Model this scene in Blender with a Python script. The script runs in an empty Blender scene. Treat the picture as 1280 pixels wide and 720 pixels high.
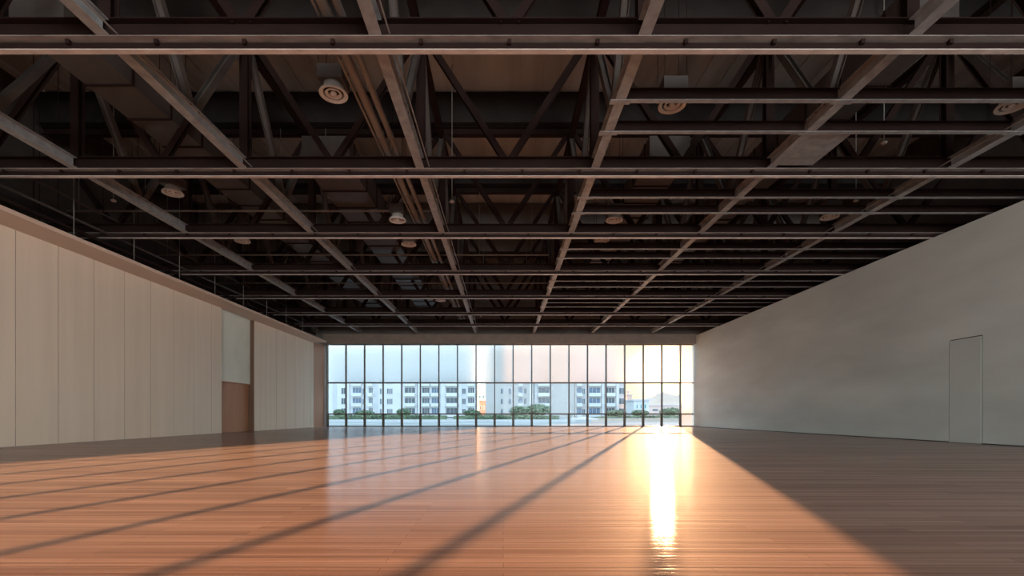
import bpy, math, random
from mathutils import Vector
random.seed(7)
C = bpy.context.scene.collection
SC = bpy.context.scene
F, VX, VY, EYE = 604.4, 629.0, 518.7, 0.88     # focal length in px, vanishing point, eye height


# ------------------------------------------------------------------ materials
def new_mat(name):
    m = bpy.data.materials.new(name); m.use_nodes = True
    nt = m.node_tree; nt.nodes.clear()
    out = nt.nodes.new('ShaderNodeOutputMaterial')
    return m, nt, out


def mat(name, col, rough=0.6, metal=0.0, var=0.12, scale=(2, 2, 2), bump=0.0, detail=4.0, spec=0.4):
    """plain painted / plastered / metal surface with a soft procedural mottling"""
    m, nt, out = new_mat(name)
    b = nt.nodes.new('ShaderNodeBsdfPrincipled')
    b.inputs['Roughness'].default_value = rough
    b.inputs['Metallic'].default_value = metal
    b.inputs['Specular IOR Level'].default_value = spec
    tc = nt.nodes.new('ShaderNodeTexCoord')
    mp = nt.nodes.new('ShaderNodeMapping'); mp.inputs['Scale'].default_value = scale
    nz = nt.nodes.new('ShaderNodeTexNoise'); nz.inputs['Detail'].default_value = detail
    nz.inputs['Scale'].default_value = 1.0
    rp = nt.nodes.new('ShaderNodeValToRGB')
    lo = [max(0, c * (1 - var)) for c in col]; hi = [min(1, c * (1 + var)) for c in col]
    rp.color_ramp.elements[0].position = 0.3; rp.color_ramp.elements[0].color = (*lo, 1)
    rp.color_ramp.elements[1].position = 0.7; rp.color_ramp.elements[1].color = (*hi, 1)
    L = nt.links.new
    L(tc.outputs['Object'], mp.inputs['Vector']); L(mp.outputs[0], nz.inputs['Vector'])
    L(nz.outputs['Fac'], rp.inputs[0]); L(rp.outputs[0], b.inputs['Base Color'])
    if bump:
        bp = nt.nodes.new('ShaderNodeBump'); bp.inputs['Strength'].default_value = bump
        bp.inputs['Distance'].default_value = 0.01
        L(nz.outputs['Fac'], bp.inputs['Height']); L(bp.outputs[0], b.inputs['Normal'])
    L(b.outputs[0], out.inputs[0])
    return m


def floor_material():
    m, nt, out = new_mat('strip_wood_floor')
    L = nt.links.new; N = nt.nodes.new
    tc = N('ShaderNodeTexCoord')
    # boards run across the room (along x)
    br = N('ShaderNodeTexBrick')
    br.inputs['Scale'].default_value = 1.0
    br.inputs['Brick Width'].default_value = 1.9
    br.inputs['Row Height'].default_value = 0.096
    br.inputs['Mortar Size'].default_value = 0.0016
    br.inputs['Mortar Smooth'].default_value = 0.3
    br.inputs['Bias'].default_value = 0.0
    br.offset = 0.37
    br.inputs['Color1'].default_value = (0.32, 0.178, 0.13, 1)
    br.inputs['Color2'].default_value = (0.43, 0.265, 0.20, 1)
    br.inputs['Mortar'].default_value = (0.15, 0.065, 0.035, 1)
    L(tc.outputs['Object'], br.inputs['Vector'])
    # bamboo strip streaks
    mp = N('ShaderNodeMapping'); mp.inputs['Scale'].default_value = (0.35, 26, 1)
    nz = N('ShaderNodeTexNoise'); nz.inputs['Scale'].default_value = 1; nz.inputs['Detail'].default_value = 5
    L(tc.outputs['Object'], mp.inputs[0]); L(mp.outputs[0], nz.inputs['Vector'])
    mp2 = N('ShaderNodeMapping'); mp2.inputs['Scale'].default_value = (0.1, 3.2, 1)
    nz2 = N('ShaderNodeTexNoise'); nz2.inputs['Scale'].default_value = 1; nz2.inputs['Detail'].default_value = 3
    L(tc.outputs['Object'], mp2.inputs[0]); L(mp2.outputs[0], nz2.inputs['Vector'])
    r1 = N('ShaderNodeValToRGB')
    r1.color_ramp.elements[0].position = 0.28; r1.color_ramp.elements[0].color = (0.62, 0.58, 0.55, 1)
    r1.color_ramp.elements[1].position = 0.66; r1.color_ramp.elements[1].color = (1.12, 1.12, 1.12, 1)
    L(nz.outputs['Fac'], r1.inputs[0])
    r2 = N('ShaderNodeValToRGB')
    r2.color_ramp.elements[0].position = 0.3; r2.color_ramp.elements[0].color = (0.78, 0.74, 0.72, 1)
    r2.color_ramp.elements[1].position = 0.7; r2.color_ramp.elements[1].color = (1.15, 1.15, 1.15, 1)
    L(nz2.outputs['Fac'], r2.inputs[0])
    m1 = N('ShaderNodeMixRGB'); m1.blend_type = 'MULTIPLY'; m1.inputs[0].default_value = 1
    m2 = N('ShaderNodeMixRGB'); m2.blend_type = 'MULTIPLY'; m2.inputs[0].default_value = 1
    L(br.outputs['Color'], m1.inputs[1]); L(r1.outputs[0], m1.inputs[2])
    L(m1.outputs[0], m2.inputs[1]); L(r2.outputs[0], m2.inputs[2])
    # slight waviness of the lacquer across the boards
    bp = N('ShaderNodeBump'); bp.inputs['Strength'].default_value = 0.3; bp.inputs['Distance'].default_value = 0.006
    L(nz.outputs['Fac'], bp.inputs['Height']); # diffuse timber under a satin lacquer
    df = N('ShaderNodeBsdfDiffuse'); L(m2.outputs[0], df.inputs[0]); L(bp.outputs[0], df.inputs['Normal'])
    g1 = N('ShaderNodeBsdfGlossy'); g1.distribution = 'BECKMANN'; g1.inputs['Roughness'].default_value = 0.19
    g1.inputs[0].default_value = (0.95, 0.95, 0.95, 1); L(bp.outputs[0], g1.inputs['Normal'])
    fr = N('ShaderNodeFresnel'); fr.inputs[0].default_value = 1.40; L(bp.outputs[0], fr.inputs['Normal'])
    k = N('ShaderNodeMath'); k.operation = 'MULTIPLY'; L(fr.outputs[0], k.inputs[0]); k.inputs[1].default_value = 0.50
    mx = N('ShaderNodeMixShader'); L(k.outputs[0], mx.inputs[0]); L(df.outputs[0], mx.inputs[1]); L(g1.outputs[0], mx.inputs[2])
    g2 = N('ShaderNodeBsdfGlossy'); g2.inputs['Roughness'].default_value = 0.66
    g2.inputs[0].default_value = (0.95, 0.95, 0.95, 1); L(bp.outputs[0], g2.inputs['Normal'])
    k2 = N('ShaderNodeMath'); k2.operation = 'MULTIPLY'; L(fr.outputs[0], k2.inputs[0]); k2.inputs[1].default_value = 0.125
    mx2 = N('ShaderNodeMixShader'); L(k2.outputs[0], mx2.inputs[0]); L(mx.outputs[0], mx2.inputs[1]); L(g2.outputs[0], mx2.inputs[2])
    L(mx2.outputs[0], out.inputs[0])
    return m


def glass_material():
    m, nt, out = new_mat('clear_glazing')
    L = nt.links.new; N = nt.nodes.new
    t = N('ShaderNodeBsdfTransparent'); t.inputs[0].default_value = (0.93, 0.95, 0.95, 1)
    g = N('ShaderNodeBsdfGlossy'); g.inputs['Roughness'].default_value = 0.02
    fr = N('ShaderNodeFresnel'); fr.inputs[0].default_value = 1.1
    mx = N('ShaderNodeMixShader')
    L(fr.outputs[0], mx.inputs[0]); L(t.outputs[0], mx.inputs[1]); L(g.outputs[0], mx.inputs[2])
    L(mx.outputs[0], out.inputs[0])
    return m


def blind_material():
    """translucent screen cloth: scatters what lies behind it forward, with a little diffuse glow"""
    m, nt, out = new_mat('translucent_screen_cloth')
    L = nt.links.new; N = nt.nodes.new
    r = N('ShaderNodeBsdfRefraction'); r.inputs['Roughness'].default_value = 0.20; r.distribution = 'BECKMANN'
    r.inputs['IOR'].default_value = 1.45
    r.inputs['Color'].default_value = (0.92, 0.92, 0.92, 1)
    t = N('ShaderNodeBsdfTranslucent')
    wv = N('ShaderNodeTexNoise'); wv.inputs['Scale'].default_value = 3
    rp = N('ShaderNodeValToRGB')
    rp.color_ramp.elements[0].color = (0.034, 0.027, 0.018, 1); rp.color_ramp.elements[1].color = (0.036, 0.029, 0.020, 1)
    L(wv.outputs['Fac'], rp.inputs[0]); L(rp.outputs[0], t.inputs[0])
    a = N('ShaderNodeAddShader')
    L(r.outputs[0], a.inputs[0]); L(t.outputs[0], a.inputs[1]); L(a.outputs[0], out.inputs[0])
    return m


def wood_mat(name, c1, c2, scale=(9, 9, 0.6), rough=0.5):
    m = mat(name, [(a + b) / 2 for a, b in zip(c1, c2)], rough, scale=scale, var=0.0, detail=6)
    rp = [n for n in m.node_tree.nodes if n.type == 'VALTORGB'][0]
    rp.color_ramp.elements[0].color = (*c1, 1); rp.color_ramp.elements[1].color = (*c2, 1)
    return m


M = {}
M['floor'] = floor_material()
M['glass'] = glass_material()
M['blind'] = blind_material()
M['steel'] = mat('dark_brown_painted_steel', (0.024, 0.0145, 0.013), 0.7, var=0.12, scale=(1.5, 1.5, 1.5), spec=0.05)
M['steel_mid'] = mat('brown_grey_brace_steel', (0.095, 0.083, 0.076), 0.65, var=0.2, scale=(2, 2, 2), spec=0.1)
M['steel_strip'] = mat('dull_grey_flange', (0.27, 0.255, 0.245), 0.6, var=0.3, scale=(2, 6, 2), spec=0.2)
M['steel_pale'] = mat('grey_brown_painted_steel', (0.29, 0.31, 0.32), 0.55, var=0.22, scale=(5, 5, 5), spec=0.3)
M['rail'] = mat('grey_primed_rail', (0.62, 0.58, 0.55), 0.5, var=0.15, scale=(3, 3, 3), spec=0.3)
M['roof'] = mat('roof_deck', (0.52, 0.62, 0.68), 0.8, var=0.2, scale=(1.6, 0.15, 1), spec=0.1)
M['dark'] = mat('dark_void_paint', (0.075, 0.07, 0.067), 0.85, var=0.15, spec=0.1)
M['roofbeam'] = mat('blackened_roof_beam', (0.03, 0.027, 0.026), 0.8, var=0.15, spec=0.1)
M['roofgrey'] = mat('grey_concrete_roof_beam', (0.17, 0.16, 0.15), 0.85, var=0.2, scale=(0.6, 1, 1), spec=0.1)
M['duct'] = mat('galvanised_duct', (0.075, 0.066, 0.062), 0.5, metal=0.0, var=0.15, scale=(3, 3, 3))
M['pipe'] = mat('grey_pipe', (0.22, 0.21, 0.195), 0.45, var=0.12, scale=(4, 1, 4))
M['white_metal'] = mat('off_white_enamel', (0.62, 0.64, 0.63), 0.4, var=0.06, scale=(6, 6, 6))
M['panel'] = wood_mat('pale_veneer_panel', (0.80, 0.71, 0.585), (0.87, 0.78, 0.65), scale=(3, 3, 0.18), rough=0.55)
M['groove'] = mat('shadow_gap_brown', (0.46, 0.38, 0.305), 0.8)
M['soffit'] = mat('warm_soffit_board', (0.74, 0.58, 0.48), 0.6, var=0.05, scale=(1, 0.4, 1))
M['wood_dark'] = wood_mat('dark_brown_wood', (0.13, 0.075, 0.048), (0.17, 0.10, 0.065), scale=(12, 12, 0.6))
M['plaster_green'] = mat('grey_green_plaster', (0.80, 0.87, 0.79), 0.75, var=0.05, scale=(1, 1, 1))
M['wood'] = wood_mat('red_brown_wood', (0.42, 0.20, 0.105), (0.50, 0.255, 0.145), scale=(12, 12, 0.6))
M['plaster'] = mat('grey_plaster', (0.64, 0.715, 0.695), 0.7, var=0.13, scale=(0.35, 0.18, 0.7), bump=0.15, detail=7)
M['doorleaf'] = mat('grey_painted_door', (0.63, 0.70, 0.68), 0.65, var=0.05, scale=(0.5, 0.5, 0.5))
M['gap'] = mat('dark_gap', (0.06, 0.055, 0.05), 0.8)
M['frame'] = mat('dark_bronze_aluminium', (0.13, 0.115, 0.095), 0.45, var=0.1)
M['header'] = mat('brown_header_panel', (0.24, 0.19, 0.155), 0.6, var=0.1)
# outside
M['ground'] = mat('pale_paving', (0.36, 0.35, 0.33), 0.9, var=0.22, scale=(0.12, 0.12, 0.12), spec=0.0)
M['render_white'] = mat('white_render', (0.66, 0.66, 0.66), 0.85, var=0.05, scale=(0.2, 0.2, 0.2))
M['render_cream'] = mat('cream_render', (0.50, 0.47, 0.45), 0.85, var=0.05, scale=(0.2, 0.2, 0.2))
M['render_grey'] = mat('grey_render', (0.56, 0.56, 0.58), 0.85, var=0.07, scale=(0.2, 0.2, 0.2))
M['render_pink'] = mat('pinkish_render', (0.58, 0.52, 0.50), 0.85, var=0.06, scale=(0.2, 0.2, 0.2))
M['win_dark'] = mat('dark_window_pane', (0.10, 0.125, 0.15), 0.25, var=0.3, scale=(0.6, 0.6, 0.6), spec=0.5)
M['win_blue'] = mat('blue_tinted_pane', (0.13, 0.19, 0.28), 0.25, var=0.3, scale=(0.5, 0.5, 0.5), spec=0.5)
M['leaf'] = mat('leaf_green', (0.15, 0.20, 0.12), 0.7, var=0.4, scale=(0.8, 0.8, 0.8))
M['leaf2'] = mat('olive_leaf', (0.22, 0.23, 0.14), 0.7, var=0.4, scale=(0.8, 0.8, 0.8))
M['bark'] = mat('bark', (0.13, 0.09, 0.06), 0.9)
M['hill'] = mat('hazy_hillside', (0.66, 0.47, 0.37), 1.0, var=0.15, scale=(0.01, 0.01, 0.01), spec=0.0)  # sunset haze is mixed into the hill colour
M['brick'] = mat('red_brick_render', (0.34, 0.25, 0.22), 0.9, var=0.15)
M['teal'] = mat('teal_pane', (0.12, 0.30, 0.30), 0.4)
M['sunset_wall'] = mat('sandy_garden_wall', (0.62, 0.50, 0.40), 0.9, var=0.1, scale=(0.3, 0.3, 0.3))


# ------------------------------------------------------------------ mesh building
class MB:
    def __init__(s): s.v = []; s.f = []; s.sm = []

    def add(s, vs, fs, smooth=False):
        o = len(s.v); s.v += [tuple(v) for v in vs]
        s.f += [tuple(i + o for i in f) for f in fs]; s.sm += [smooth] * len(fs)
        return s

    def box(s, x0, x1, y0, y1, z0, z1):
        vs = [(x0, y0, z0), (x1, y0, z0), (x1, y1, z0), (x0, y1, z0), (x0, y0, z1), (x1, y0, z1), (x1, y1, z1), (x0, y1, z1)]
        return s.add(vs, [(0, 3, 2, 1), (4, 5, 6, 7), (0, 1, 5, 4), (1, 2, 6, 5), (2, 3, 7, 6), (3, 0, 4, 7)])

    def bar(s, p, q, w, d, up=(0, 0, 1)):
        """rectangular bar from p to q: w across, d along 'up'"""
        p = Vector(p); q = Vector(q); a = (q - p).normalized()
        side = a.cross(Vector(up))
        if side.length < 1e-4: side = a.cross(Vector((0, 1, 0)))
        side.normalize(); u = side.cross(a).normalized()
        vs = []
        for e in (p, q):
            for i, j in ((-1, -1), (1, -1), (1, 1), (-1, 1)):
                vs.append(e + side * (i * w / 2) + u * (j * d / 2))
        return s.add(vs, [(0, 1, 2, 3)[::-1], (4, 5, 6, 7), (0, 1, 5, 4), (1, 2, 6, 5), (2, 3, 7, 6), (3, 0, 4, 7)])

    def hbar(s, p, q, w, d, tf=0.016, tw=0.012, up=(0, 0, 1)):
        """H-section member: two flanges w wide, d deep overall"""
        p = Vector(p); q = Vector(q); a = (q - p).normalized()
        side = a.cross(Vector(up))
        if side.length < 1e-4: side = a.cross(Vector((0, 1, 0)))
        side.normalize(); u = side.cross(a).normalized()
        h = d / 2 - tf / 2
        s.bar(p + u * h, q + u * h, w, tf, u); s.bar(p - u * h, q - u * h, w, tf, u)
        return s.bar(p, q, tw, d - 2 * tf, u)

    def tube(s, pts, r, n=10):
        pts = [Vector(p) for p in pts]
        rings = []
        for i, p in enumerate(pts):
            a = (pts[min(i + 1, len(pts) - 1)] - pts[max(i - 1, 0)]).normalized()
            side = a.cross(Vector((0, 0, 1)))
            if side.length < 1e-3: side = Vector((1, 0, 0))
            side.normalize(); u = side.cross(a)
            rings.append([p + side * (r * math.cos(t * 2 * math.pi / n)) + u * (r * math.sin(t * 2 * math.pi / n)) for t in range(n)])
        vs = [v for ring in rings for v in ring]; fs = []
        for i in range(len(pts) - 1):
            for t in range(n):
                t2 = (t + 1) % n
                fs.append((i * n + t, i * n + t2, (i + 1) * n + t2, (i + 1) * n + t))
        s.add(vs, fs, True)
        return s.add(rings[0] + rings[-1], [tuple(range(n))[::-1], tuple(range(n, 2 * n))])

    def lathe(s, prof, c=(0, 0, 0), n=28):
        vs = []; fs = []
        for (r, z) in prof:
            for t in range(n):
                a = 2 * math.pi * t / n
                vs.append((c[0] + r * math.cos(a), c[1] + r * math.sin(a), c[2] + z))
        for i in range(len(prof) - 1):
            for t in range(n):
                t2 = (t + 1) % n
                fs.append((i * n + t, i * n + t2, (i + 1) * n + t2, (i + 1) * n + t))
        return s.add(vs, fs, True)

    def build(s, name, m, parent=None, loc=None):
        me = bpy.data.meshes.new(name)
        me.from_pydata(s.v, [], s.f)
        me.polygons.foreach_set('use_smooth', s.sm)
        me.materials.append(m); me.update()
        o = bpy.data.objects.new(name, me); C.objects.link(o)
        if parent is not None: o.parent = parent
        if loc is not None: o.location = loc
        return o


def tag(o, label, cat, group=None, kind=None):
    o['label'] = label; o['category'] = cat
    if group: o['group'] = group
    if kind: o['kind'] = kind
    return o


def empty(name, label, cat, loc=(0, 0, 0), group=None, kind=None):
    o = bpy.data.objects.new(name, None); C.objects.link(o)
    o.location = loc; o.empty_display_size = 0.2
    return tag(o, label, cat, group, kind)


def copy_tree(o, loc=None, parent=None):
    c = o.copy(); C.objects.link(c)
    if parent is not None: c.parent = parent
    if loc is not None: c.location = loc
    for ch in list(o.children): copy_tree(ch, None, c)
    return c


def PX(x, Y): return (x - VX) / F * Y
def PZ(y, Y): return EYE + (VY - y) / F * Y


ORD = ['first', 'second', 'third', 'fourth', 'fifth', 'sixth', 'seventh', 'eighth', 'ninth', 'tenth', 'eleventh', 'twelfth',
       'thirteenth', 'fourteenth', 'fifteenth', 'sixteenth', 'seventeenth', 'eighteenth', 'nineteenth', 'twentieth']

# ------------------------------------------------------------------ main dimensions
YW = 36.5                       # glazed wall
YB = -22.0                       # wall behind the camera
XL, XR = -13.45, 14.38          # side walls
XLO, XRO = -15.6, 16.2          # outer shell above them
ZR = 11.66                      # roof deck
ZT = EYE + 6.09                 # underside of the steel grid
ZS = EYE + 5.10                 # underside of the left soffit
TR = [8.0, 12.17, 16.37, 20.6, 24.85, 28.9, 32.5]      # roof trusses
LX = [-10.6, -6.42, -2.05, 2.27, 6.6, 11.05]           # lengthwise girders
Z0, Z1 = 3.30, PZ(430.6, YW)    # transom height, head of the glazing

# ------------------------------------------------------------------ shell
o = MB().box(XLO, XRO, YB, YW + 0.05, -0.25, 0).build('floor', M['floor'])
tag(o, 'glossy strip wood floor in raking evening sun', 'floor', kind='structure')

# roof deck with corrugation-like ribs along the room
mb = MB().box(XLO, XRO, YB, YW + 0.4, ZR, ZR + 0.2)
x = XLO + 0.3
while x < XRO - 0.3:
    mb.box(x, x + 0.07, YB, YW + 0.3, ZR - 0.06, ZR); x += 0.72
o = mb.build('ceiling', M['roof']); tag(o, 'ribbed grey roof deck high above the trusses', 'ceiling', kind='structure')

# left wall: panels with shadow gaps, doorway recess
D0, D1 = 23.1, 26.12            # recess along y
ZD = 2.54


def panels(name, ya, yb, seam0, step=1.28):
    mb = MB()
    ys = [ya]; y = seam0
    while y < yb - 0.05:
        if y > ya + 0.05: ys.append(y)
        y += step
    ys.append(yb)
    for a, b in zip(ys[:-1], ys[1:]):
        mb.box(XL - 0.0055, XL, a + (0.015 if a != ya else 0), b - (0.015 if b != yb else 0), 0.02, ZS + 0.05)
    return mb


wl = MB().box(XL - 0.25, XL - 0.006, YB, D0, 0, ZS + 0.3).box(XL - 0.25, XL - 0.006, D1, YW, 0, ZS + 0.3)
wl = wl.build('wall_left', M['groove']); tag(wl, 'left side wall of the hall behind pale panels', 'wall', kind='structure')
panels('panel', YB, D0, 13.34 - 1.28 * 27).build('panel_face', M['panel'], wl)
panels('panel', D1, 34.3, D1 + 1.28).build('panel_face', M['panel'], wl)
# brown wood return between the panels and the glazing
MB().box(XL - 0.0055, XL, 34.3, YW - 0.06, 0, ZS + 0.05).build('wood_return', M['wood'], wl)
# recess: green-grey plaster above, jambs, wooden double door below
mb = MB().box(XL - 0.45, XL - 0.20, D0 + 0.041, D1 - 0.041, ZD, ZS + 0.3)
pl = mb.build('plaster_panel', M['plaster_green'], wl)
mb = MB().box(XL - 0.34, XL - 0.0, D1 - 0.04, D1 - 0.002, 0, ZS - 0.002)
mb.build('jamb', M['wood_dark'], wl)
mb = MB().box(XL - 0.34, XL - 0.03, D0 + 0.002, D0 + 0.04, 0, ZS - 0.002)
mb.build('jamb', M['wood_dark'], wl)
dr = MB().box(XL - 0.45, XL - 0.35, D0 - 0.1, D1 + 0.1, 0, ZD + 0.1).box(XL - 0.36, XL - 0.20, D0 + 0.041, D1 - 0.041, ZD - 0.05, ZD - 0.001).build('door_2', M['wood'])
tag(dr, 'brown wooden double door set back in the left wall', 'door', kind='structure')
dm = (D0 + D1) / 2
for a, b in ((D0 + 0.045, dm - 0.006), (dm + 0.006, D1 - 0.045)):
    MB().box(XL - 0.345, XL - 0.30, a, b, 0.015, ZD - 0.06).build('door_leaf', M['wood'], dr)

# soffit over the left wall
mb = MB().box(XL - 0.1, -12.46, YB, 34.1, ZS, ZS + 0.05).box(-12.50, -12.46, YB, 34.1, ZS + 0.05, ZS + 0.11)
o = mb.build('trim_1', M['soffit']); tag(o, 'warm beige soffit ledge along the top of the left panels', 'trim', kind='structure')
o = MB().box(XL - 0.03, -13.0, 34.1, YW - 0.1, ZS + 0.14, ZS + 0.24).build('trim_2', M['header'])
tag(o, 'short brown soffit piece beside the top left window corner', 'trim', kind='structure')

# right wall with flush door
DY0, DY1, DZ = 14.51, 15.60, 3.29
mb = MB()
mb.box(XR, XR + 0.3, YB, DY0, 0, EYE + 5.93).box(XR, XR + 0.3, DY1, YW + 0.4, 0, EYE + 5.93).box(XR, XR + 0.3, DY0, DY1, DZ, EYE + 5.93)
mb.box(XR + 0.2, XR + 0.3, DY0, DY1, 0, DZ)
wr = mb.build('wall_right', M['plaster']); tag(wr, 'mottled grey plaster wall on the right', 'wall', kind='structure')
dr = MB().box(XR + 0.06, XR + 0.2, DY0, DY1, 0, DZ).build('door_1', M['gap'])
tag(dr, 'flush grey door in the right plaster wall', 'door', kind='structure')
MB().box(XR - 0.004, XR + 0.06, DY0 + 0.035, DY1 - 0.018, 0.012, DZ - 0.03).build('door_leaf', M['doorleaf'], dr)
MB().box(XR - 0.012, XR, YB, DY0, 0, 0.03).box(XR - 0.012, XR, DY1, YW, 0, 0.03).build('baseboard_right', M['gap'])
tag(bpy.data.objects['baseboard_right'], 'thin dark skirting line under the right wall', 'baseboard', kind='structure')
MB().box(XL, XL + 0.008, YB, D0, 0, 0.02).box(XL, XL + 0.008, D1, 34.3, 0, 0.02).build('baseboard_left', M['groove'])
tag(bpy.data.objects['baseboard_left'], 'thin brown skirting line under the left panels', 'baseboard', kind='structure')

o = MB().box(XLO - 0.2, XLO, YB, YW + 0.4, 0, ZR + 0.2).build('wall_left_outer', M['dark']); tag(o, 'dark outer wall above the left soffit', 'wall', kind='structure')
o = MB().box(XRO, XRO + 0.2, YB, YW + 0.4, 0, ZR + 0.2).build('wall_right_outer', M['dark']); tag(o, 'dark outer wall behind the right partition', 'wall', kind='structure')
RW = 6.6
o = MB().box(XLO, XRO, YB - 0.2, YB, RW, ZR + 0.2).box(XLO, 0, YB - 0.2, YB, 0, RW).box(XR + 0.3, XRO, YB - 0.2, YB, 0, RW).box(0, XR + 0.3, YB - 0.2, YB, 0, 0.1).build('wall_front', M['panel']); tag(o, 'plain pale rear wall with a glazed right half', 'wall', kind='structure')
w = empty('window_21', 'glazed right half of the rear wall behind the viewer', 'window', (0, YB, 0), kind='structure')  # unseen glazing, added to bring fill light in from behind
mb = MB()
for k in range(11):
    xm = 0.1 + k * (XR - 0.2) / 10
    mb.box(xm - 0.04, xm + 0.04, -0.12, 0.0, 0.1, RW)
mb.box(0, XR, -0.1, -0.02, 3.2, 3.3)
mb.build('mullion', M['frame'], w)
MB().box(0, XR, -0.16, -0.15, 0.1, RW).build('glass_pane', M['glass'], w)
pt = bpy.data.lights.new('rear_window_daylight', 'AREA'); pt.shape = 'RECTANGLE'; pt.size = XR - 0.1; pt.size_y = RW - 0.1  # added fill light that lifts the wall brightness from behind the camera
pt.energy = 6000; pt.color = (1.0, 0.97, 0.94)
po = bpy.data.objects.new('rear_window_daylight', pt); C.objects.link(po)
po.location = (XR / 2, YB + 0.05, RW / 2 + 0.05); po.rotation_euler = (math.radians(90), 0, math.radians(0))
# end wall around the glazing
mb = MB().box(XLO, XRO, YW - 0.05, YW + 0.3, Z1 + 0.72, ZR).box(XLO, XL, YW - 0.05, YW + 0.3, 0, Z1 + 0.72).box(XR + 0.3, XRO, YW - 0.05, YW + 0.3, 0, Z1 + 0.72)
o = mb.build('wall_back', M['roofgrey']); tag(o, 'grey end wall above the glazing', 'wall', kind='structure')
mb = MB().box(XL, XR + 0.05, YW - 0.45, YW + 0.3, Z1, Z1 + 0.62).box(XL, XR + 0.05, YW - 0.50, YW + 0.3, Z1 + 0.62, Z1 + 0.72)
o = mb.build('trim_3', M['header']); tag(o, 'brown header panel across the top of the glazing', 'trim', kind='structure')

# ------------------------------------------------------------------ glazed wall: twenty bays
BX = [-13.245 + 1.4 * k for k in range(21)]
BX[20] = XR
RAIL = 0.95
for k in range(20):
    x0, x1 = BX[k], BX[k + 1]
    w = empty('window_%d' % (k + 1), '%s tall glazed bay from the left in the window wall' % ORD[k], 'window', ((x0 + x1) / 2, YW, 0), kind='structure')
    ox = (x0 + x1) / 2

    def loc(mb, name, m):
        mb.v = [(a - ox, b - YW, c) for a, b, c in mb.v]
        return mb.build(name, m, w)
    mb = MB().box(x0 - 0.036, x0 + 0.036, YW - 0.17, YW + 0.08, 0, Z1 + 0.02)
    if k < 20: mb.box(x0 - 0.085, x0 + 0.085, YW - 0.07, YW + 0.05, 0.0, RAIL)
    loc(mb, 'mullion', M['frame'])
    rw = 0.085 if k < 19 else 0.03
    mb = MB().box(x0 + 0.033, x1 - 0.033, YW - 0.06, YW + 0.05, Z0 - 0.05, Z0 + 0.03)
    mb.box(x0 + 0.033, x1 - 0.033, YW - 0.06, YW + 0.05, Z1 - 0.06, Z1 + 0.02)
    mb.box(x0 + 0.033, x1 - rw, YW - 0.07, YW + 0.05, 0, 0.07)
    mb.box(x0 + 0.033, x1 - 0.033, YW - 0.07, YW + 0.05, RAIL - 0.05, RAIL + 0.05)
    loc(mb, 'transom', M['frame'])
    for za, zb in ((0.07, RAIL - 0.05), (RAIL + 0.05, Z0 - 0.05), (Z0 + 0.03, Z1 - 0.06)):
        loc(MB().box(x0 + 0.034, x1 - 0.034, YW + 0.018, YW + 0.024, za, zb), 'glass_pane', M['glass'])

for k in range(20):
    x0, x1 = BX[k] + 0.04, BX[k + 1] - 0.04
    lo = Z0 + 0.02 if k < 19 else 0.05
    if k < 19:
        lab = '%s translucent roller blind from the left, drawn to the transom' % ORD[k]
    else:
        lab = 'full-length translucent roller blind beside the grey right wall'
    r = empty('roller_blind', lab, 'blind', ((x0 + x1) / 2, YW - 0.14, lo), group='roller blinds on the window wall')
    hw = (x1 - x0) / 2
    MB().box(-hw, hw, -0.006, 0.006, 0.03, Z1 - lo - 0.005).build('blind_cloth', M['blind'], r)
    MB().box(-hw, hw, -0.012, 0.012, 0, 0.03).build('bottom_bar', M['frame'], r)

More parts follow.
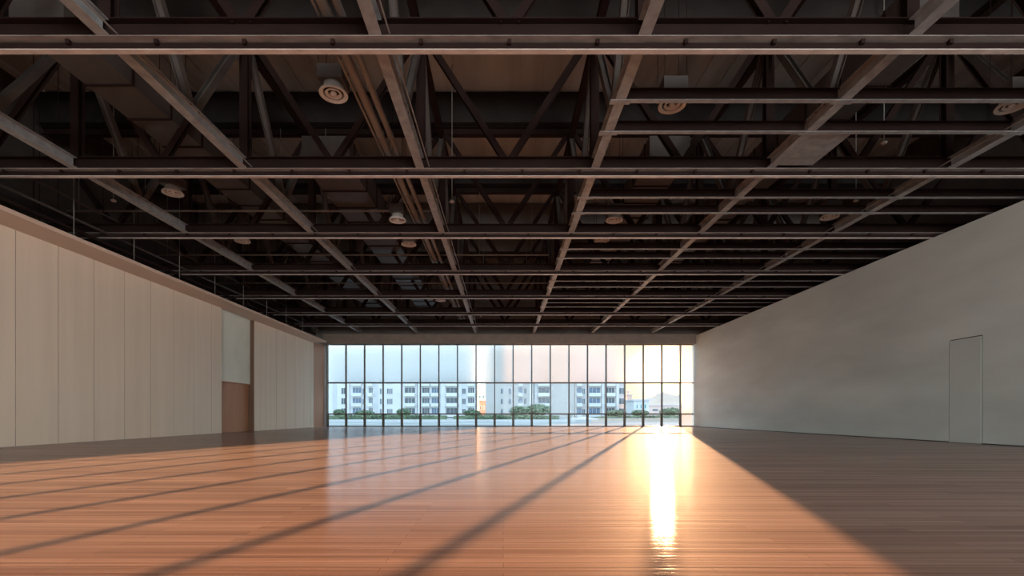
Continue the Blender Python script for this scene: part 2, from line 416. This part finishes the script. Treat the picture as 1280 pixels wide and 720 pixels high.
# ------------------------------------------------------------------ roof trusses across the room
TX0, TX1 = XLO + 0.15, XRO - 0.15
ZC = ZT + 0.29                  # top of the bottom chord
ZTOP = 10.38                     # middle of the top chord
RZ = EYE + 5.95
nodes_x = [TX0] + LX + [TX1]
for i, Y in enumerate(TR):
    lab = ('dark steel roof truss nearest the viewer' if i == 0 else
           'dark steel roof truss closest to the window wall' if i == len(TR) - 1 else
           '%s dark steel roof truss counting away from the viewer' % ORD[i])
    t = empty('roof_truss', lab, 'truss', (0, Y, ZT), group='roof trusses across the hall')
    zz = ZT

    def b(mb, name, m, par=None):
        mb.v = [(p[0], p[1] - Y, p[2] - zz) for p in mb.v]
        return mb.build(name, m, par if par is not None else t)
    bc = MB().hbar((TX0, Y - 0.125, ZT + 0.146), (TX1, Y - 0.125, ZT + 0.145), 0.25, 0.29, 0.018, 0.014)
    b(bc, 'bottom_chord', M['steel'])
    b(MB().hbar((TX0, Y - 0.125, ZTOP), (TX1, Y - 0.125, ZTOP), 0.22, 0.25), 'top_chord', M['steel'])
    # hanging rail under the chord
    rl = b(MB().box(-14.9, XR + 1.2, Y - 0.12, Y - 0.03, RZ + 0.012, RZ + 0.115), 'hanging_rail', M['steel'])
    b(MB().box(-14.9, XR + 1.2, Y - 0.13, Y - 0.02, RZ, RZ + 0.012), 'rail_flange', M['rail'], rl)  # pale colour paints the floor's light onto the rail underside
    b(MB().box(TX0, TX1, Y - 0.25, Y, ZT - 0.010, ZT), 'flange_plate', M['steel_strip'])  # extra plate, coloured pale to imitate the lit chord underside
    x = -14.2 + 0.37 * (i % 3)
    while x < XR + 0.9:
        c = MB().box(x - 0.022, x + 0.022, Y - 0.15, Y - 0.01, RZ + 0.10, ZT - 0.010).box(x - 0.03, x + 0.03, Y - 0.19, Y - 0.15, RZ + 0.06, ZT - 0.010)
        b(c, 'clip', M['steel'], rl)
        x += 1.43
    for j in range(len(nodes_x) - 1):
        a, e = nodes_x[j], nodes_x[j + 1]; mid = (a + e) / 2
        for (p, q) in ((a + 0.12, mid - 0.09), (e - 0.12, mid + 0.09)):
            b(MB().hbar((p, Y - 0.125, ZTOP - 0.1), (q, Y - 0.125, ZC), 0.15, 0.14, 0.012, 0.012, up=(0, 1, 0)), 'diagonal', M['steel'])
    for a in nodes_x[1:-1]:
        b(MB().hbar((a, Y - 0.125, ZC), (a, Y - 0.125, ZTOP - 0.12), 0.2, 0.2, up=(0, 1, 0)), 'vertical_post', M['steel'])

# ------------------------------------------------------------------ girders along the room
GL = ['dark grey steel girder running lengthwise above the left wall panels', 'lengthwise steel girder second from the left wall',
      'lengthwise steel girder just left of the middle of the hall', 'lengthwise steel girder just right of the middle of the hall',
      'lengthwise steel girder second from the right wall', 'lengthwise steel girder next to the grey right wall']
ends = [YB + 0.1] + [None] + TR + [YW - 0.52]
for i, X in enumerate(LX):
    g = empty('ceiling_girder', GL[i], 'girder', (X, 0, ZT), group='lengthwise girders')

    def b(mb, name, m):
        mb.v = [(p[0] - X, p[1], p[2] - ZT) for p in mb.v]
        return mb.build(name, m, g)
    mb = MB()
    seg = [YB + 0.1] + TR + [YW - 0.50]
    for j in range(len(seg) - 1):
        a = seg[j] + (0.004 if j else 0); e = seg[j + 1] - (0.254 if j < len(seg) - 2 else 0.0)
        mb.hbar((X, a, ZT + 0.125), (X, e, ZT + 0.125), 0.20, 0.25, 0.014, 0.012)
    b(mb, 'lower_chord', M['steel_pale'])
    b(MB().hbar((X, YB + 0.1, ZTOP - 0.24), (X, YW - 0.05, ZTOP - 0.24), 0.18, 0.2), 'upper_chord', M['steel'])
    for j in range(1, len(seg) - 2):
        a, e = seg[j] - 0.12, seg[j + 1] - 0.12; mid = (a + e) / 2
        for (p, q) in ((a + 0.22, mid - 0.08), (e - 0.22, mid + 0.08)):
            b(MB().hbar((X, p, ZTOP - 0.34), (X, q, ZT + 0.25), 0.16, 0.15, 0.012, 0.012, up=(1, 0, 0)), 'diagonal', M['steel_mid'])  # lighter steel puts the light on the brace faces into their colour
    # seat plates carrying the cross beams on the right half
    if i >= 3:
        for j in range(5):
            for d in (1.38, 2.42):
                y = TR[j] + d
                b(MB().box(X - 0.20, X + 0.20, y - 0.05, y + 0.09, ZT - 0.012, ZT - 0.001), 'seat_plate', M['steel_pale'])
# thin conduits clipped alongside two girders
for X, dx, lab in ((-2.05, 0.22, 'thin pale conduit along the right side of the girder left of the middle'),
                   (-6.42, 0.2, 'thin pale conduit along the right side of the second girder from the left'),
                   (11.05, -0.26, 'thin conduit along the left side of the girder next to the right wall')):
    o = MB().tube([(X + dx, 4.0, ZT + 0.05), (X + dx, YW - 0.6, ZT + 0.05)], 0.014, 8).build('conduit', M['pipe'])
    tag(o, lab, 'conduit', group='conduits beside the girders')

# ------------------------------------------------------------------ short cross beams on the right half
spans = [(LX[3], LX[4], 'in the span right of the middle'), (LX[4], LX[5], 'in the span second from the right wall'), (LX[5], XRO - 0.1, 'in the span over the grey right wall')]
for (a, e, where) in spans:
    xa, xe = a + 0.11, e - 0.11
    proto = None
    for j in range(5):
        for n, d in enumerate((1.38, 2.42)):
            y = TR[j] + d
            lab = 'short dark cross beam %s, %s behind the %s truss' % (where, ('nearer', 'farther')[n], ORD[j])
            if proto is None:
                proto = empty('cross_beam', lab, 'beam', ((xa + xe) / 2, y, ZT), group='short cross beams')
                hl = (xe - xa) / 2
                MB().hbar((-hl, 0, 0.11), (hl, 0, 0.11), 0.13, 0.215, 0.014, 0.012).build('beam_section', M['steel'], proto)
                MB().box(-hl, hl, -0.055, 0.055, -0.008, 0.002).build('bottom_flange', M['steel_pale'], proto)  # added pale strip standing for light on the beam's underside
            else:
                c = copy_tree(proto, ((xa + xe) / 2, y, ZT)); c['label'] = lab

# ------------------------------------------------------------------ deep roof beams on the trusses
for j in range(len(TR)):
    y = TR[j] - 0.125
    o = MB().box(TX0, TX1, y - 0.2, y + 0.2, 10.62, ZR - 0.06).box(TX0, TX1, y - 0.26, y + 0.26, 10.56, 10.64).build('roof_beam', M['roofbeam'] if j < 4 else M['roofgrey'])  # far beams take a brightened colour, as if more light reached them
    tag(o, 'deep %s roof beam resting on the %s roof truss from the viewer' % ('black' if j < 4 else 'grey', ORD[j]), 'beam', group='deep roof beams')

# ------------------------------------------------------------------ ducts and pipes
def duct(x0, x1, z0, z1, ya, yb, label, step=1.2):
    d = empty('air_duct', label, 'duct', ((x0 + x1) / 2, ya, z0), group='air ducts')
    cx = (x0 + x1) / 2; hw = (x1 - x0) / 2
    MB().box(-hw, hw, 0, yb - ya, 0, z1 - z0).build('duct_body', M['duct'], d)
    y = 0.4
    while y < yb - ya:
        f = MB().box(-hw - 0.03, hw + 0.03, y, y + 0.05, -0.03, 0).box(-hw - 0.03, -hw, y, y + 0.05, 0, z1 - z0).box(hw, hw + 0.03, y, y + 0.05, 0, z1 - z0)
        f.build('flange', M['steel'], d); y += step
    return d


duct(-5.5, -4.2, 7.75, 8.5, 13.2, 33.5, 'long rectangular grey air duct left of the pipe run')
duct(4.0, 5.1, 7.9, 8.5, 13.2, 33.5, 'long rectangular grey air duct right of the middle')
duct(-9.0, -8.0, 8.0, 8.6, 8.8, 33.5, 'rectangular grey air duct above the left panels')
duct(7.3, 8.3, 8.0, 8.6, 8.8, 33.5, 'rectangular grey air duct nearest the right wall')

zp = EYE + 6.52
for dx, r, lab in ((-0.145, 0.026, 'thin pipe on the left of the paired pipe run'), (0.0, 0.085, 'thick grey pipe in the middle of the pipe run'),
                   (0.23, 0.065, 'grey pipe on the right of the pipe run')):
    p = empty('pipe', lab, 'pipe', (-2.86 + dx, 3, zp), group='pipe run left of the middle')
    MB().tube([(0, 0, 0), (0, 31.5, 0)], r, 14).build('pipe_length', M['pipe'], p)
    for y in range(2, 31, 3):
        MB().lathe([(r, -0.0)], n=3)
        MB().tube([(0, y + 0.2, 0), (0, y + 0.26, 0)], r * 1.14, 12).build('coupling', M['pipe'], p)
# transverse sprinkler mains on the trusses
for i, (Y, x0, x1, z) in enumerate(((TR[2], -14.5, -2.4, EYE + 6.78), (TR[3], -14.5, 1.9, EYE + 6.72), (TR[4], -14.5, 12.9, EYE + 6.7))):
    p = empty('sprinkler_pipe', 'slim transverse pipe lying over the %s truss' % ORD[i + 2], 'pipe', (0, Y - 0.30, z), group='transverse sprinkler pipes')
    MB().tube([(x0, 0, 0), (x1, 0, 0)], 0.035, 10).build('pipe_length', M['pipe'], p)
    for xx in (-14.1, -11.9, -7.4, -5.9, -1.0, 1.2, 3.2, 6.0, 9.0, 11.9):
        if xx > x1 - 0.1: continue
        MB().tube([(xx, 0, 0.0), (xx, 0, 10.4 - z)], 0.008, 6).build('hanger', M['pipe'], p)
# bundle of small pipes above the left soffit
for k, (x, z, r) in enumerate(((-13.6, 6.75, 0.06), (-13.25, 6.95, 0.04), (-14.2, 6.7, 0.09), (-14.75, 7.0, 0.05), (-12.9, 7.35, 0.035))):
    p = empty('service_pipe', '%s' % ['dark pipe running low above the left soffit', 'slim dark pipe beside the low pipe above the left soffit',
              'thick dark pipe behind the left soffit', 'dark pipe hugging the left outer wall', 'slim high pipe over the edge of the left soffit'][k], 'pipe', (x, 0, z), group='service pipes over the left soffit')
    MB().tube([(0, 5, 0), (0, 35, 0)], r, 10).build('pipe_length', M['duct'] if k in (1, 4) else M['steel'], p)
    for y in range(6, 35, 4):
        MB().tube([(0, y + 0.4 * k, 0), (0, y + 0.4 * k, ZR - 0.06 - z)], 0.01, 6).build('hanger', M['steel'], p)
# threaded rods that carry the soffit
for k in range(11):
    y = 9.5 + 2.3 * k
    o = MB().tube([(-12.52, y, ZS + 0.10), (-12.52, y, 10.3)], 0.011, 6).box(-12.56, -12.48, y - 0.04, y + 0.04, ZS + 0.10, ZS + 0.13)
    o = o.build('soffit_hanger', M['pipe']); tag(o, '%s thin hanger rod along the left soffit edge, counted from the viewer' % ORD[k], 'rod', group='soffit hanger rods')

# ------------------------------------------------------------------ round air diffusers
def diffuser(px, py, label, proto=None):
    z = EYE + 6.30; Y = 6.30 * F / (VY - py); X = PX(px, Y)
    if proto is not None:
        c = copy_tree(proto, (X, Y, z)); c['label'] = label
        return c
    d = empty('air_diffuser', label, 'diffuser', (X, Y, z), group='round air diffusers')
    MB().lathe([(0.20, 0.03), (0.235, 0.0), (0.27, 0.0), (0.275, 0.02), (0.24, 0.07), (0.19, 0.12), (0.19, 0.20), (0.0, 0.20)]).build('outer_ring', M['white_metal'], d)
    MB().lathe([(0.105, 0.05), (0.13, 0.015), (0.155, 0.015), (0.16, 0.03), (0.12, 0.07)]).build('inner_ring', M['white_metal'], d)
    MB().lathe([(0.0, 0.0), (0.045, 0.005), (0.065, 0.03), (0.03, 0.08), (0.0, 0.08)]).build('centre_cone', M['white_metal'], d)
    MB().lathe([(0.19, 0.10), (0.0, 0.10)]).build('backing_disc', M['dark'], d)
    MB().box(-0.24, 0.24, -0.24, 0.24, 0.20, 0.46).build('plenum_box', M['duct'], d)
    for sx in (-1, 1):
        for sy in (-1, 1):
            MB().tube([(sx * 0.22, sy * 0.22, 0.46), (sx * 0.22, sy * 0.22, ZR - EYE - 6.30)], 0.008, 6).build('hanger', M['steel'], d)
    return d


p0 = diffuser(840, 133, 'large round white diffuser right of the middle behind the nearest truss')
for px, py, lab in ((417, 119, 'round diffuser beside the pipe run behind the nearest truss'),
                    (216, 242, 'round diffuser at the left behind the second truss'),
                    (497, 276, 'round diffuser beside the pipe run between second and third trusses'),
                    (768, 276, 'round diffuser right of the middle between second and third trusses'),
                    (303, 302, 'round diffuser at the left just behind the third truss'),
                    (511, 306, 'round diffuser beside the pipe run just behind the third truss'),
                    (1037, 272, 'round diffuser near the right wall between second and third trusses'),
                    (1265, 134, 'round diffuser near the right wall behind the nearest truss'),
                    (752, 301, 'round diffuser right of the middle just behind the third truss'),
                    (551, 376, 'round diffuser left of the middle behind the fifth truss'),
                    (709, 376, 'round diffuser right of the middle behind the fifth truss')):
    diffuser(px, py, lab, p0)

# pale access panel tucked beside the girder at the right
Yp = 11.25
o = MB().box(LX[4] + 0.105, LX[4] + 0.98, 10.52, 11.85, ZT + 0.03, ZT + 0.06).build('access_panel', M['steel_pale'])
tag(o, 'pale rectangular plate beside the second girder from the right wall', 'panel')

# small ceiling heads
def head(px, py, zc, label, proto=None):
    Y = zc * F / (VY - py); X = PX(px, Y)
    if proto: 
        c = copy_tree(proto, (X, Y, EYE + zc)); c['label'] = label; return c
    d = empty('ceiling_sprinkler', label, 'sprinkler', (X, Y, EYE + zc), group='sprinkler heads')
    MB().tube([(0, 0, 0.05), (0, 0, ZR - EYE - 6.5)], 0.014, 8).build('drop_pipe', M['pipe'], d)
    MB().lathe([(0.0, 0.0), (0.06, 0.0), (0.075, 0.03), (0.05, 0.06), (0.0, 0.07)], n=16).build('cover', M['white_metal'], d)
    return d


h0 = head(1105, 180, 6.5, 'small white ceiling head near the right wall behind the nearest truss')
for px, py, lab in ((142, 252, 'small white ceiling head under the girder above the left panels'),
                    (565, 253, 'small pale ceiling head right of the pipe run behind the second truss'),
                    (1070, 252, 'small ceiling head near the right wall behind the second truss'),
                    (968, 358, 'small white ceiling head at the right behind the fourth truss'),
                    (601, 396, 'small ceiling head in the middle behind the sixth truss')):
    head(px, py, 6.5, lab, h0)

# two square hatches in the roof deck
for px, py, lab in ((433, 181, 'square pale roof hatch left of the middle'), (728, 182, 'square pale roof hatch right of the middle')):
    zc = ZR - 0.1 - EYE; Y = zc * F / (VY - py); X = PX(px, Y)
    h = empty('roof_hatch', lab, 'hatch', (X, Y, ZR - 0.1), group='roof hatches')
    MB().box(-0.42, 0.42, -0.55, 0.55, 0, 0.035).build('hatch_panel', M['roof'], h)
    MB().box(-0.45, -0.42, -0.58, 0.58, -0.02, 0.04).box(0.42, 0.45, -0.58, 0.58, -0.02, 0.04).box(-0.45, 0.45, -0.58, -0.55, -0.02, 0.04).box(-0.45, 0.45, 0.55, 0.58, -0.02, 0.04).build('hatch_frame', M['white_metal'], h)

# ------------------------------------------------------------------ outside
o = MB().box(-400, 500, YW + 0.1, 1500, -0.6, -0.12).build('ground', M['ground']); tag(o, 'pale paved ground outside the windows', 'ground', kind='structure')

FH = 3.33


def building(name_label, x0, x1, Y, depth, height, m, cols, z0=0.25, floors=4, roof=None):
    """block with facade columns: (px0, px1, kind)"""
    X0, X1 = PX(x0, Y), PX(x1, Y)
    b = empty('apartment_building', name_label, 'building', ((X0 + X1) / 2, Y, -0.12))
    cx, cz = (X0 + X1) / 2, -0.12
    MB().box(X0 - cx, X1 - cx, 0, depth, 0, height).build('wall', m, b)
    MB().box(X0 - cx, X1 - cx, -0.3, depth + 0.3, height, height + 0.8).build('parapet', M['render_white'], b)
    for (a, e, kind) in cols:
        A, E = PX(a, Y) - cx, PX(e, Y) - cx
        proto = None
        for f in range(floors):
            z = z0 + FH * f + 0.12
            if kind in ('w', 'n'):
                hh = 2.0 if kind == 'w' else 1.8
                if proto is None:
                    fr = MB().box(A - 0.12, E + 0.12, -0.10, 0.0, 0.75, 0.87).box(A - 0.12, E + 0.12, -0.10, 0.0, 0.75 + hh, 0.87 + hh)
                    fr.box(A - 0.12, A, -0.10, 0, 0.87, 0.75 + hh).box(E, E + 0.12, -0.10, 0, 0.87, 0.75 + hh).box((A + E) / 2 - 0.05, (A + E) / 2 + 0.05, -0.08, 0, 0.87, 0.75 + hh)
                    proto = fr.build('window', M['render_grey'], b, (0, 0, z))
                    MB().box(A, E, -0.03, 0.0, 0.87, 0.75 + hh).build('pane', M['win_dark'], proto)
                else:
                    copy_tree(proto, (0, 0, z), b)
            elif kind in ('b', 'g'):
                if proto is None:
                    bal = MB().box(A - 0.1, E + 0.1, -1.3, 0, 0, 0.25).box(A - 0.1, E + 0.1, -1.3, -1.2, 0.25, 1.15)
                    bal.box(A - 0.1, A, -1.2, 0, 0.25, 1.15).box(E, E + 0.1, -1.2, 0, 0.25, 1.15)
                    proto = bal.build('balcony', M['render_white'], b, (0, 0, z))
                    MB().box(A, E, -0.04, 0, 0.25, 2.85).build('pane', M['win_blue'] if kind == 'g' else M['win_dark'], proto)
                    k = 3
                    fr = MB()
                    for q in range(k + 1):
                        xx = A + (E - A) * q / k
                        fr.box(xx - 0.06, xx + 0.06, -0.1, -0.04, 0.25, 2.85)
                    fr.build('door_frame', M['render_grey'], proto)
                else:
                    copy_tree(proto, (0, 0, z), b)
        if kind == 's':
            MB().box(A, E, -0.08, 0.0, 0.1, height - 6).build('service_shaft', M['render_grey'], b)
        if kind == 'p':
            MB().box(A, E, -0.5, 0.0, 0, height).build('pilaster', M['render_white'], b)
    return b


YA = 158.0
building('white apartment block seen through the leftmost window bays', 396, 521, YA, 14, 24, M['render_white'],
         [(416, 421, 's'), (427, 432, 'w'), (434, 437, 'p'), (441, 452, 'g'), (453.5, 456, 'n'), (461, 466, 'b'), (468, 473, 's'), (475, 477, 'n'),
          (484, 487, 'n'), (488, 490.5, 'n'), (506, 519, 'b')])
building('grey balconied apartment block left of the bright gap', 521.6, 596, YA, 14, 24, M['render_white'],
         [(523, 527, 'p'), (528, 537, 'b'), (539.5, 549, 'g'), (551, 557, 'p'), (558, 572, 'b'), (574, 577, 'p'), (578, 582, 'n'), (585, 593, 'b')])
building('pale blue-white end block with small paired windows', 607, 667, YA, 14, 24, M['render_cream'],
         [(626, 628.6, 'n'), (636, 638.6, 'n'), (648, 653, 'g'), (655, 658, 'w'), (662, 666, 'p')])
building('balconied apartment block behind the tree in the middle', 667.6, 718, YA, 14, 24, M['render_cream'],
         [(669, 671.5, 's'), (672.5, 687, 'b'), (690, 712, 'x')])
building('lilac-grey apartment block left of the sun', 718.6, 782.0, YA, 10, 24, M['render_pink'],
         [(721, 727, 'g'), (728, 731, 'n'), (736, 750, 'g'), (752, 755, 'p'), (757, 768, 'b'), (770, 773, 'p'), (774, 781, 'w')])


def small_building(label, x0, x1, ytop, Y, m, wins, pane='teal'):
    X0, X1 = PX(x0, Y), PX(x1, Y); H = PZ(ytop, Y) + 0.12; cx = (X0 + X1) / 2
    b = empty('low_building', label, 'building', (cx, Y, -0.12))
    MB().box(X0 - cx, X1 - cx, 0, 10, 0, H).build('wall', m, b)
    MB().box(X0 - cx - 0.4, X1 - cx + 0.4, -0.4, 10.4, H, H + 0.45).build('roof', M['render_grey'], b)
    for (a, e, ya, yb) in wins:
        w = MB().box(PX(a, Y) - cx, PX(e, Y) - cx, -0.06, 0, PZ(yb, Y) + 0.12, PZ(ya, Y) + 0.12).build('window', M['render_white'], b)
        MB().box(PX(a, Y) - cx + 0.15, PX(e, Y) - cx - 0.15, -0.09, -0.06, PZ(yb, Y) + 0.27, PZ(ya, Y) - 0.03).build('pane', M[pane], w)
    return b, cx, H


small_building('small red-brown building in the gap between the apartment blocks', 595, 608, 501, 190, M['brick'], [(599, 602, 507, 512), (604, 606, 507, 512)], 'win_dark')
small_building('pale building with a flat roof behind the gap', 592, 612, 490, 230, M['render_white'], [(598, 601, 494, 498), (603, 606, 494, 498)], 'teal')
small_building('low white building with teal windows right of the tall blocks', 792.5, 811, 501, 146, M['render_white'], [(795, 797.5, 505, 511), (800, 802.5, 505, 511), (805, 808, 505, 511)])
b_, cx_, H_ = small_building('stepped roof block with a rooftop pergola beside the lilac block', 784.5, 790, 494, 168, M['render_pink'], [(786, 789, 500, 505), (786, 789, 509, 514)], 'win_dark')
MB().box(-0.9, 1.0, 1, 4, H_ + 1.4, H_ + 1.75).box(-0.3, 0.1, 1.5, 1.9, H_, H_ + 1.4).box(-0.3, 0.1, 3, 3.4, H_, H_ + 1.4).build('pergola', M['render_grey'], b_)
small_building('long low hall with a pale roof below the hills', 808, 870, 507, 210, M['render_pink'], [(815, 823, 511, 514), (828, 836, 511, 514), (840, 848, 511, 514)], 'win_dark')

# hills
def hill(label, pts, Y, depth):
    mb = MB(); n = len(pts)
    prof = [(PX(x, Y), PZ(y, Y)) for x, y in pts]
    vs = []
    for d, k in ((-0.6, 0.0), (-0.3, 0.55), (0, 1.0), (0.5, 0.6), (1.0, 0.0)):
        for X, Z in prof:
            vs.append((X * (1 + 0.05 * d), Y + d * depth, -0.3 + (Z + 0.3) * k * (1 + 0.03 * math.sin(X * 0.05 + d * 9))))
    fs = []
    for r in range(4):
        for i in range(n - 1):
            fs.append((r * n + i, r * n + i + 1, (r + 1) * n + i + 1, (r + 1) * n + i))
    mb.add(vs, fs, True)
    o = mb.build('hill', M['hill']); tag(o, label, 'hill', kind='structure')


def ridge(keys, step=2.0):
    out = []; x = keys[0][0]
    while x <= keys[-1][0]:
        for (a, ya), (b_, yb) in zip(keys[:-1], keys[1:]):
            if a <= x <= b_:
                t = (x - a) / (b_ - a); t = t * t * (3 - 2 * t)
                out.append((x, ya + (yb - ya) * t + 0.5 * math.sin(x * 0.9) + 0.3 * math.sin(x * 2.1))); break
        x += step
    return out


hill('hazy hill ridge with twin peaks at the right horizon', ridge([(770, 512), (800, 504), (812, 498), (828, 491), (838, 493), (845, 494.5), (853, 491), (870, 486), (900, 492), (940, 505), (980, 514)]), 900, 160)

# trees and hedges
def foliage(cx, cy, cz, rx, ry, rz, n, leaf, seed):
    rnd = random.Random(seed); mb = MB()
    for _ in range(n):
        while True:
            p = Vector((rnd.uniform(-1, 1), rnd.uniform(-1, 1), rnd.uniform(-1, 1)))
            if 0.25 < p.length < 1: break
        c = Vector((cx + p.x * rx, cy + p.y * ry, cz + p.z * rz))
        a = Vector((rnd.gauss(0, 1), rnd.gauss(0, 1), rnd.gauss(0, 1))).normalized() * leaf
        b = a.orthogonal().normalized() * leaf * rnd.uniform(0.5, 0.9)
        mb.add([c - a, c - b * 0.6, c + a, c + b], [(0, 1, 2, 3)])
    return mb


def tree(px, Y, h, r, label, m='leaf', seed=1):
    X = PX(px, Y)
    t = empty('tree', label, 'tree', (X, Y, -0.12), group='trees outside the windows')
    MB().tube([(0, 0, 0), (0.06, 0, h * 0.4), (0, 0.05, h * 0.7)], 0.13, 8).build('trunk', M['bark'], t)
    foliage(0, 0, h * 0.66, r, r, h * 0.36, 900, 0.28, seed).build('crown', M[m], t)


tree(648, 96, 2.7, 1.6, 'small bushy green tree below the paired-window block', seed=3)
tree(672, 92, 3.0, 2.6, 'wide bright green tree in front of the middle balconies', seed=4)
tree(800, 120, 2.2, 2.2, 'low olive tree in front of the white building at the right', 'leaf2', 5)
tree(838, 110, 2.6, 2.4, 'olive tree below the twin hill peaks', 'leaf2', 6)
tree(770, 100, 1.9, 2.2, 'low dark bush-like tree under the lilac block', 'leaf2', 7)
tree(505, 110, 2.4, 1.6, 'small green tree between the two left apartment blocks', seed=8)
tree(424, 112, 2.2, 1.3, 'small green tree under the leftmost window bays', seed=9)
tree(456, 114, 2.0, 2.4, 'wide low green tree under the blue glass balconies', seed=10)
tree(590, 112, 2.1, 2.0, 'low green tree near the bright gap', seed=11)

# long clipped hedges and a pale garden wall in front of them
for k, (a, e, Y, h, lab, m) in enumerate(((395, 560, 90, 1.05, 'clipped green hedge outside the left window bays', 'leaf'),
                                          (566, 700, 88, 1.0, 'clipped green hedge outside the middle window bays', 'leaf'),
                                          (745, 880, 86, 0.9, 'olive hedge outside the right window bays', 'leaf2'))):
    X0, X1 = PX(a, Y), PX(e, Y)
    hd = foliage(0, 0, h / 2, (X1 - X0) / 2, 0.6, h / 2, 3200, 0.22, 40 + k)
    hd.box(-(X1 - X0) / 2 + 0.2, (X1 - X0) / 2 - 0.2, -0.35, 0.35, 0, h - 0.15)
    o = hd.build('hedge', M[m], None, ((X0 + X1) / 2, Y, -0.12)); tag(o, lab, 'hedge', group='hedges outside the windows')
for k, (a, e, Y, h, lab, m) in enumerate(((395, 720, 76, 0.3, 'low pale kerb wall outside the left and middle bays', 'render_white'),
                                          (740, 880, 74, 0.5, 'low sandy garden wall outside the right bays', 'sunset_wall'))):
    X0, X1 = PX(a, Y), PX(e, Y); cx = (X0 + X1) / 2; hw = (X1 - X0) / 2
    w = empty('garden_wall', lab, 'wall', (cx, Y, -0.12))
    MB().box(-hw, hw, 0, 0.3, 0, h - 0.08).build('wall_body', M[m], w)
    MB().box(-hw, hw, -0.05, 0.35, h - 0.08, h).build('coping', M['render_grey'], w)
# pale van-like canopy block near (730, 526)
Yc = 64
X0, X1 = PX(716, Yc), PX(748, Yc)
cn = empty('market_canopy', 'low white fabric canopy outside under the lilac block', 'canopy', ((X0 + X1) / 2, Yc, -0.12))
hw = (X1 - X0) / 2
MB().add([(-hw, 0, 0.55), (hw, 0, 0.55), (hw, 2, 0.55), (-hw, 2, 0.55), (0, 1, 0.78), (-hw, 0, 0.35), (hw, 0, 0.35), (hw, 2, 0.35), (-hw, 2, 0.35)],
         [(0, 1, 4), (1, 2, 4), (2, 3, 4), (3, 0, 4), (0, 5, 6, 1), (1, 6, 7, 2), (2, 7, 8, 3), (3, 8, 5, 0)]).build('canopy_cloth', M['render_white'], cn)
for sx in (-1, 1):
    for y in (0.05, 1.95):
        MB().tube([(sx * (hw - 0.05), y, 0), (sx * (hw - 0.05), y, 0.55)], 0.03, 8).build('leg', M['render_grey'], cn)

# ------------------------------------------------------------------ light
SUN = Vector((0.3281, 1.0, 0.0715)).normalized()
sun = bpy.data.lights.new('evening_sun', 'SUN')
sun.energy = 47.0; sun.color = (1.0, 0.52, 0.255); sun.angle = math.radians(0.32)
so = bpy.data.objects.new('evening_sun', sun); C.objects.link(so)
so.rotation_euler = (-SUN).to_track_quat('-Z', 'Y').to_euler()
so.location = (30, 60, 20)

w = bpy.data.worlds.new('evening_sky'); SC.world = w; w.use_nodes = True
nt = w.node_tree; nt.nodes.clear(); N = nt.nodes.new; L = nt.links.new
out = N('ShaderNodeOutputWorld'); bg = N('ShaderNodeBackground')
tc = N('ShaderNodeTexCoord')
nm = N('ShaderNodeVectorMath'); nm.operation = 'NORMALIZE'; L(tc.outputs['Generated'], nm.inputs[0])
dt = N('ShaderNodeVectorMath'); dt.operation = 'DOT_PRODUCT'; L(nm.outputs[0], dt.inputs[0]); dt.inputs[1].default_value = SUN
cl = N('ShaderNodeMath'); cl.operation = 'MAXIMUM'; L(dt.outputs['Value'], cl.inputs[0]); cl.inputs[1].default_value = 0


def glow(p, col):
    pw = N('ShaderNodeMath'); pw.operation = 'POWER'; L(cl.outputs[0], pw.inputs[0]); pw.inputs[1].default_value = p
    mx = N('ShaderNodeVectorMath'); mx.operation = 'SCALE'; mx.inputs[0].default_value = col; L(pw.outputs[0], mx.inputs['Scale'])
    return mx.outputs[0]


sx = N('ShaderNodeSeparateXYZ'); L(nm.outputs[0], sx.inputs[0])
rp = N('ShaderNodeValToRGB')
rp.color_ramp.elements[0].position = 0.0; rp.color_ramp.elements[0].color = (2.35, 2.75, 2.95, 1)
rp.color_ramp.elements[1].position = 0.6; rp.color_ramp.elements[1].color = (1.3, 2.0, 2.7, 1)
L(sx.outputs['Z'], rp.inputs[0])
acc = rp.outputs[0]
pw = N('ShaderNodeMath'); pw.operation = 'POWER'; L(cl.outputs[0], pw.inputs[0]); pw.inputs[1].default_value = 11
wm = N('ShaderNodeMixRGB'); L(pw.outputs[0], wm.inputs[0]); L(acc, wm.inputs[1]); wm.inputs[2].default_value = (0.98, 0.74, 0.50, 1)
acc = wm.outputs[0]
for p, col in ((120, (0.35, 0.27, 0.13)), (900, (1.2, 1.0, 0.75))):
    ad = N('ShaderNodeVectorMath'); ad.operation = 'ADD'; L(acc, ad.inputs[0]); L(glow(p, col), ad.inputs[1]); acc = ad.outputs[0]
L(acc, bg.inputs[0]); bg.inputs[1].default_value = 1.07
L(bg.outputs[0], out.inputs[0])

# ------------------------------------------------------------------ camera
cam = bpy.data.cameras.new('camera'); co = bpy.data.objects.new('camera', cam); C.objects.link(co)
cam.sensor_width = 36; cam.lens = F / 1280 * 36
cam.shift_x = (640 - VX) / 1280; cam.shift_y = (VY - 360) / 1280
cam.clip_end = 3000; cam.clip_start = 0.05
co.location = (0, 0, EYE); co.rotation_euler = (math.radians(90), 0, 0)
SC.camera = co
SC.view_settings.view_transform = 'Standard'; SC.view_settings.look = 'None'
SC.view_settings.exposure = 0.0; SC.view_settings.gamma = 1.0; SC.view_settings.use_curve_mapping = False
SC.cycles.max_bounces = 12; SC.cycles.diffuse_bounces = 8; SC.cycles.glossy_bounces = 4
SC.cycles.transmission_bounces = 8; SC.cycles.transparent_max_bounces = 12
SC.cycles.sample_clamp_indirect = 8.0
SC.cycles.use_denoising = True
